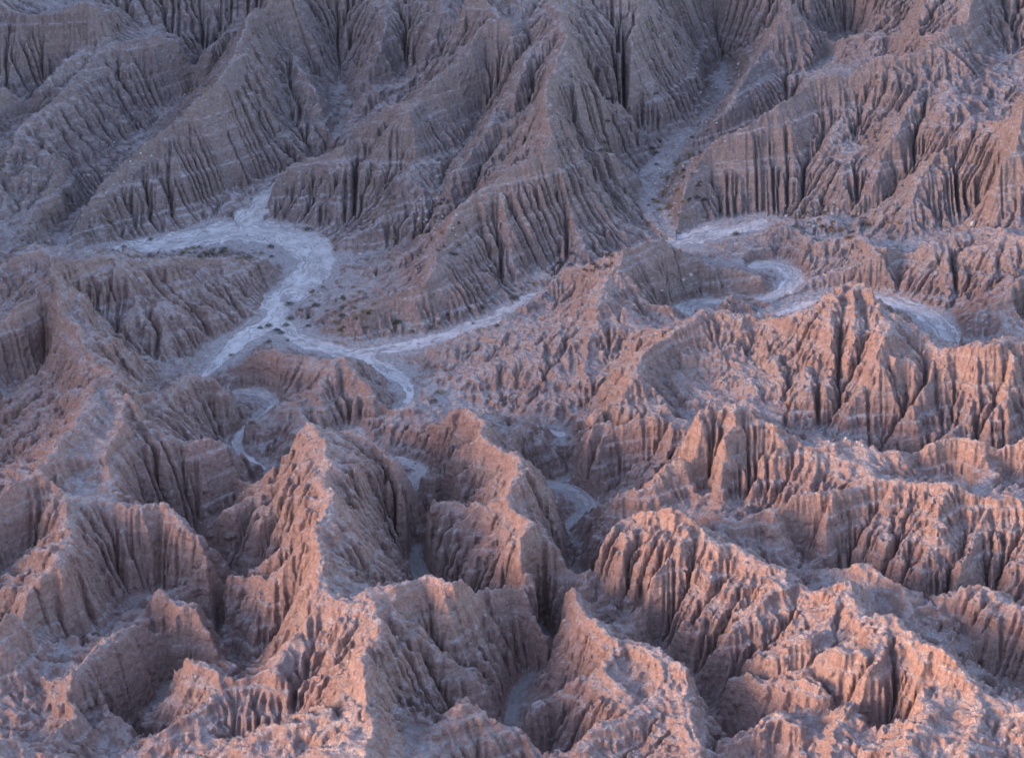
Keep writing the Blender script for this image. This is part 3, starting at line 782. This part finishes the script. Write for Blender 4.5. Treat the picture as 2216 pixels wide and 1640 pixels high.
def empty(name, loc, rz=0, sc_=1.0):
    o = bpy.data.objects.new(name, None); o.empty_display_size = .3; col.objects.link(o)
    o.location = loc; o.rotation_euler = (0, 0, rz); o.scale = (sc_,) * 3 if not hasattr(sc_, '__len__') else sc_
    return o
def px_size(y, z):                       # metres covered by one pixel of the 2216 px photograph at that place
    return (y * CP + (CAM_H - z) * SP) / F_PX

SHRUBS = {
 'straw': shrub_meshes('dry_shrub', M_DRY, 3, 420, 1.0, .8),
 'green': shrub_meshes('green_shrub', M_GREEN, 8, 420, 1.0, .85),
 'dark': shrub_meshes('dark_shrub', M_DARK, 12, 380, 1.0, .7)}
NAMES = {'straw': 'dry_shrub', 'green': 'green_shrub', 'dark': 'dark_shrub'}
def shrub(u, v, w_px, kind, lab, group):
    x, y, z = at(u, v)
    o = empty(NAMES[kind], (x, y, z - .03), random.uniform(0, 6.28), w_px * .5 * px_size(y, z))
    for me, nm in zip(SHRUBS[kind], ('foliage', 'stem')):
        c = bpy.data.objects.new(nm, me); c.parent = o; col.objects.link(c)
    label(o, lab, 'shrub', group)
# shrubs one can single out
KEY_SHRUBS = [
 (952,852,26,'straw','large round straw-coloured shrub on the pale flat where the central wash narrows'),
 (940,868,14,'dark','small dark shrub just in front of the large round straw-coloured shrub'),
 (775,788,14,'straw','straw-coloured shrub on the near edge of the central wash, above the low clay hill'),
 (674,634,14,'straw','straw-coloured shrub on the right bank of the sandy bend of the wash'),
 (326,519,13,'green','round green shrub at the foot of the fluted wall on the upper left sand flat'),
 (268,536,15,'green','low green shrub at the far left end of the sand flat'),
 (667,500,20,'green','grey-green shrub on the sand below the ridge nose right of the upper wash'),
 (311,302,11,'straw','straw-coloured tuft in the gravel gully of the upper left hillside'),
 (1112,648,24,'green','wide grey-green shrub beside the right arm of the wash'),
 (1045,668,17,'green','dark green shrub on the far bank of the right arm of the wash'),
 (1015,670,14,'dark','small dark shrub left of the dark green shrub on the far bank'),
 (968,682,12,'dark','dark shrub halfway along the far bank of the right wash arm'),
 (934,712,18,'green','grey-green shrub on the sand at the left end of the right wash arm'),
 (1593,508,18,'green','grey-green shrub on the pale sand behind the middle peak'),
 (1820,500,18,'straw','straw-coloured shrub on the gravel slope above the right valley'),
 (1778,493,16,'green','grey-green shrub on the gravel slope left of the straw-coloured one'),
 (1920,485,12,'straw','small straw-coloured shrub at the foot of the right hand spur'),
 (1669,201,12,'dark','dark shrub in the high hollow below the upper right cliffs'),
 (1688,206,11,'green','green shrub beside the dark one in the high upper right hollow'),
 (2160,1020,10,'green','small green shrub near the right edge among the lit ridges'),
 (625,660,22,'green','wide low green shrub on the spit inside the sandy bend'),
 (628,692,20,'green','low green shrub on the bank where the wash divides'),
 (500,770,14,'straw','straw-coloured shrub at the mouth of the left branch channel'),
 (545,915,14,'green','green shrub above the narrow bend of the left branch channel'),
 (1232,950,14,'straw','straw-coloured shrub on the small hidden flat behind the central ridge'),
 (1170,928,10,'green','green tuft at the left end of the hidden flat behind the central ridge')]
for u_, v_, w_, k_, l_ in KEY_SHRUBS: shrub(u_, v_, w_, k_, l_, 'shrubs along the wash and gullies')
# the many small ones: zone (pixel box), count, kind, label
ZONES = [
 ((430,535,590,560),16,'green','small green bush on the low bench inside the upper bend of the wash'),
 ((390,538,570,562),10,'straw','small straw tuft on the low bench inside the upper bend of the wash'),
 ((670,620,820,700),22,'straw','small straw tuft on the dark gravel slope right of the wash bend'),
 ((650,640,800,720),14,'green','small green bush on the dark gravel slope right of the wash bend'),
 ((560,700,640,745),8,'green','small green bush on the flat between the two branches of the wash'),
 ((1420,330,1520,480),22,'straw','small straw tuft beside the pale channel in the upper right valley'),
 ((1400,300,1530,500),20,'dark','small dark bush beside the pale channel in the upper right valley'),
 ((1700,460,1900,520),18,'green','small green bush on the gravel slopes of the right hand valley'),
 ((1780,440,2000,520),12,'straw','small straw tuft on the gravel slopes of the right hand valley'),
 ((900,420,1000,560),10,'dark','small dark bush on the gravel of the steep gully left of the centre ridge'),
 ((780,430,960,520),12,'straw','small straw tuft on the debris slope left of the centre ridge'),
 ((1180,540,1330,600),12,'dark','small dark bush on the pale apron behind the middle peak'),
 ((40,380,280,520),14,'straw','small straw tuft on the smooth slopes at the far left'),
 ((330,60,560,260),10,'straw','small straw tuft scattered on the top left hillside'),
 ((840,690,1080,720),8,'green','small green bush on the sand of the right arm of the wash'),
 ((1230,170,1420,330),8,'dark','small dark bush on the apron below the upper slot in the cliffs')]
for (a_, b_, c_, d_), n_, k_, l_ in ZONES:
    for _ in range(n_):
        shrub(random.uniform(a_, c_), random.uniform(b_, d_), random.uniform(9, 19), k_, l_, l_.replace('bush', 'bushes').replace('tuft', 'tufts'))

# a tall many-stemmed desert plant standing on the slope right of the bend
x, y, z = at(814, 600)
oc = empty('ocotillo', (x, y, z - .05))
r_ = random.Random(4)
for k in range(11):
    bm = bmesh.new(); az = 2 * math.pi * k / 11 + r_.uniform(-.2, .2); lean = r_.uniform(.18, .5); L = r_.uniform(2.2, 3.1)
    prev = None
    for i in range(8):
        t = i / 7; rr = .055 * (1 - .75 * t)
        c = Vector((math.cos(az) * lean * L * t * (1 - .25 * t), math.sin(az) * lean * L * t * (1 - .25 * t), L * t))
        ring = [bm.verts.new(c + Vector((math.cos(q_ * 1.257) * rr, math.sin(q_ * 1.257) * rr, 0))) for q_ in range(5)]
        if prev:
            for q_ in range(5): bm.faces.new([prev[q_], prev[(q_ + 1) % 5], ring[(q_ + 1) % 5], ring[q_]])
        prev = ring
    bm.faces.new(prev)
    me = bpy.data.meshes.new('branch'); bm.to_mesh(me); bm.free(); me.materials.append(M_DARK)
    c = bpy.data.objects.new('branch', me); c.parent = oc; col.objects.link(c)
label(oc, 'tall thin dark many-branched desert plant on the slope right of the wash bend', 'desert plant')

ROCKS = {'pale': [rock_mesh('pale_boulder', M_STONE, k) for k in (1, 2, 3)], 'clay': [rock_mesh('clay_boulder', M_CLAY, k, .85, .3) for k in (5, 6)], 'grey': [rock_mesh('grey_boulder', M_DARKROCK, k) for k in (8, 9, 10)]}
def boulder(u, v, w_px, kind, lab, group=None, tall=1.0):
    x, y, z = at(u, v)
    o = bpy.data.objects.new(kind + '_boulder', random.choice(ROCKS[kind])); col.objects.link(o)
    s_ = w_px * .5 * px_size(y, z)
    o.location = (x, y, z - s_ * .25); o.rotation_euler = (random.uniform(-.15, .15), random.uniform(-.15, .15), random.uniform(0, 6.28)); o.scale = (s_, s_, s_ * tall)
    label(o, lab, 'boulder', group)
for a_ in [
 (2105,488,13,'pale','white rounded boulder perched on the crest at the upper right',None,1.5),
 (1290,915,46,'clay','big rounded clay block on the spur right of the hidden flat',None,1.25),
 (1494,598,12,'pale','pale rounded boulder on the right shoulder of the middle peak',None,1.1),
 (1479,606,9,'pale','smaller pale boulder left of the pale boulder on the right shoulder',None,1),
 (1642,680,10,'pale','white stone on the low mound between the two pale channels',None,1),
 (1713,634,11,'pale','white stone at the tip of the thin clay fin beside the channel',None,1),
 (755,683,12,'grey','grey boulder on the dark gravel slope inside the wash bend',None,1),
 (827,757,14,'grey','large grey boulder in the central wash',None,.8),
 (818,764,9,'grey','smaller grey boulder in front of the large grey boulder in the wash',None,.8),
 (936,741,13,'grey','grey boulder at the edge of the right wash arm',None,.8),
 (905,745,10,'grey','grey boulder left of the boulder at the edge of the right wash arm',None,.8),
 (1062,580,10,'grey','grey stone on the pale apron behind the curved ridge',None,1),
 (780,551,11,'pale','pale boulder at the top of the debris fan right of the upper wash',None,.8),
 (446,772,11,'pale','white stone at the mouth of the left gully',None,1),
 (1748,464,8,'pale','white stone on the gravel below the long right hand wall',None,1),
 (754,1432,9,'pale','pale stone on the crest of the near central ridge',None,1),
 (1433,630,8,'pale','pale stone on the front slope of the middle peak',None,1)]: boulder(*a_)
STONES = [
 ((900,420,990,540),34,'pale','small pale stone in the steep gravel gully left of the centre ridge'),
 ((1390,340,1480,500),40,'pale','small pale stone in the channel of the upper right valley'),
 ((1480,140,1600,320),24,'pale','small pale stone in the chute high in the upper right valley'),
 ((1700,440,1860,500),26,'pale','small pale stone on the fan below the long right hand wall'),
 ((1180,530,1350,600),20,'grey','small grey stone on the apron behind the middle peak'),
 ((180,300,330,420),22,'pale','small pale stone in the gravel gully of the left hillside'),
 ((60,1380,300,1500),34,'grey','small grey stone on the gravel hollow in the lower left corner'),
 ((760,940,900,1020),20,'grey','small grey stone along the channel below the low clay hill'),
 ((740,740,960,790),22,'grey','small grey stone in the bed of the central wash'),
 ((1760,930,1880,970),14,'pale','small pale stone on the fan at the foot of the right cliffs')]
for (a_, b_, c_, d_), n_, k_, l_ in STONES:
    for _ in range(n_):
        boulder(random.uniform(a_, c_), random.uniform(b_, d_), random.choice((3.5, 4, 4.5, 5, 6, 7)), k_, l_, l_.replace('stone', 'stones'), .9)

# the country around: low badlands, an unseen hill added at left to shade the slopes, the point the picture is taken from
def outer():
    g = 6.0
    ax = np.concatenate([-np.geomspace(4000, 8, 70) + X0, np.arange(X0, X1 + .1, g), X1 + np.geomspace(8, 4000, 70)])
    ay = np.concatenate([-np.geomspace(4000, 8, 80) + Y0, np.arange(Y0, Y1 + .1, g), Y1 + np.geomspace(8, 6000, 80)])
    X, Y = np.meshgrid(ax, ay)
    inside = (X > X0 - .1) & (X < X1 + .1) & (Y > Y0 - .1) & (Y < Y1 + .1)
    d = np.hypot(np.maximum(np.maximum(X0 - X, X - X1), 0), np.maximum(np.maximum(Y0 - Y, Y - Y1), 0))
    edge = bilin(H, X, Y, FX)
    rid = 1 - np.abs(fbm(X / 90, Y / 90, 201, 5, .5))
    z = zbase(np.clip(Y, 100, 1500)) + 26 * rid - 6
    left = np.exp(-((X + 300) / 90) ** 2) * np.clip((Y - 180) / 200, 0, 1)  # added hill out of view, keeps low sun off the left and far slopes
    z += (95 + 75 * np.clip((Y - 340) / 90, 0, 1)) * left
    z += np.clip((Y - 760) / 260, 0, 1) * 34
    pr = np.hypot(X * 1.0, np.maximum(Y + 20, 0))
    z = np.maximum(z, 233.5 - np.maximum(pr - 8, 0) * .95 + 6 * (rid - .7) * np.clip((pr - 12) / 40, 0, 1))
    t = np.clip(d / 40, 0, 1); t = t * t * (3 - 2 * t)
    z = edge * (1 - t) + z * t
    fm = ~(inside[:-1, :-1] & inside[1:, 1:] & inside[1:, :-1] & inside[:-1, 1:])
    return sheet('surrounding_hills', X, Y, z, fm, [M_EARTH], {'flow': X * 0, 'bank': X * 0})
label(outer(), 'outer badland hills around the valley, with an added shading hill at left', kind='structure')
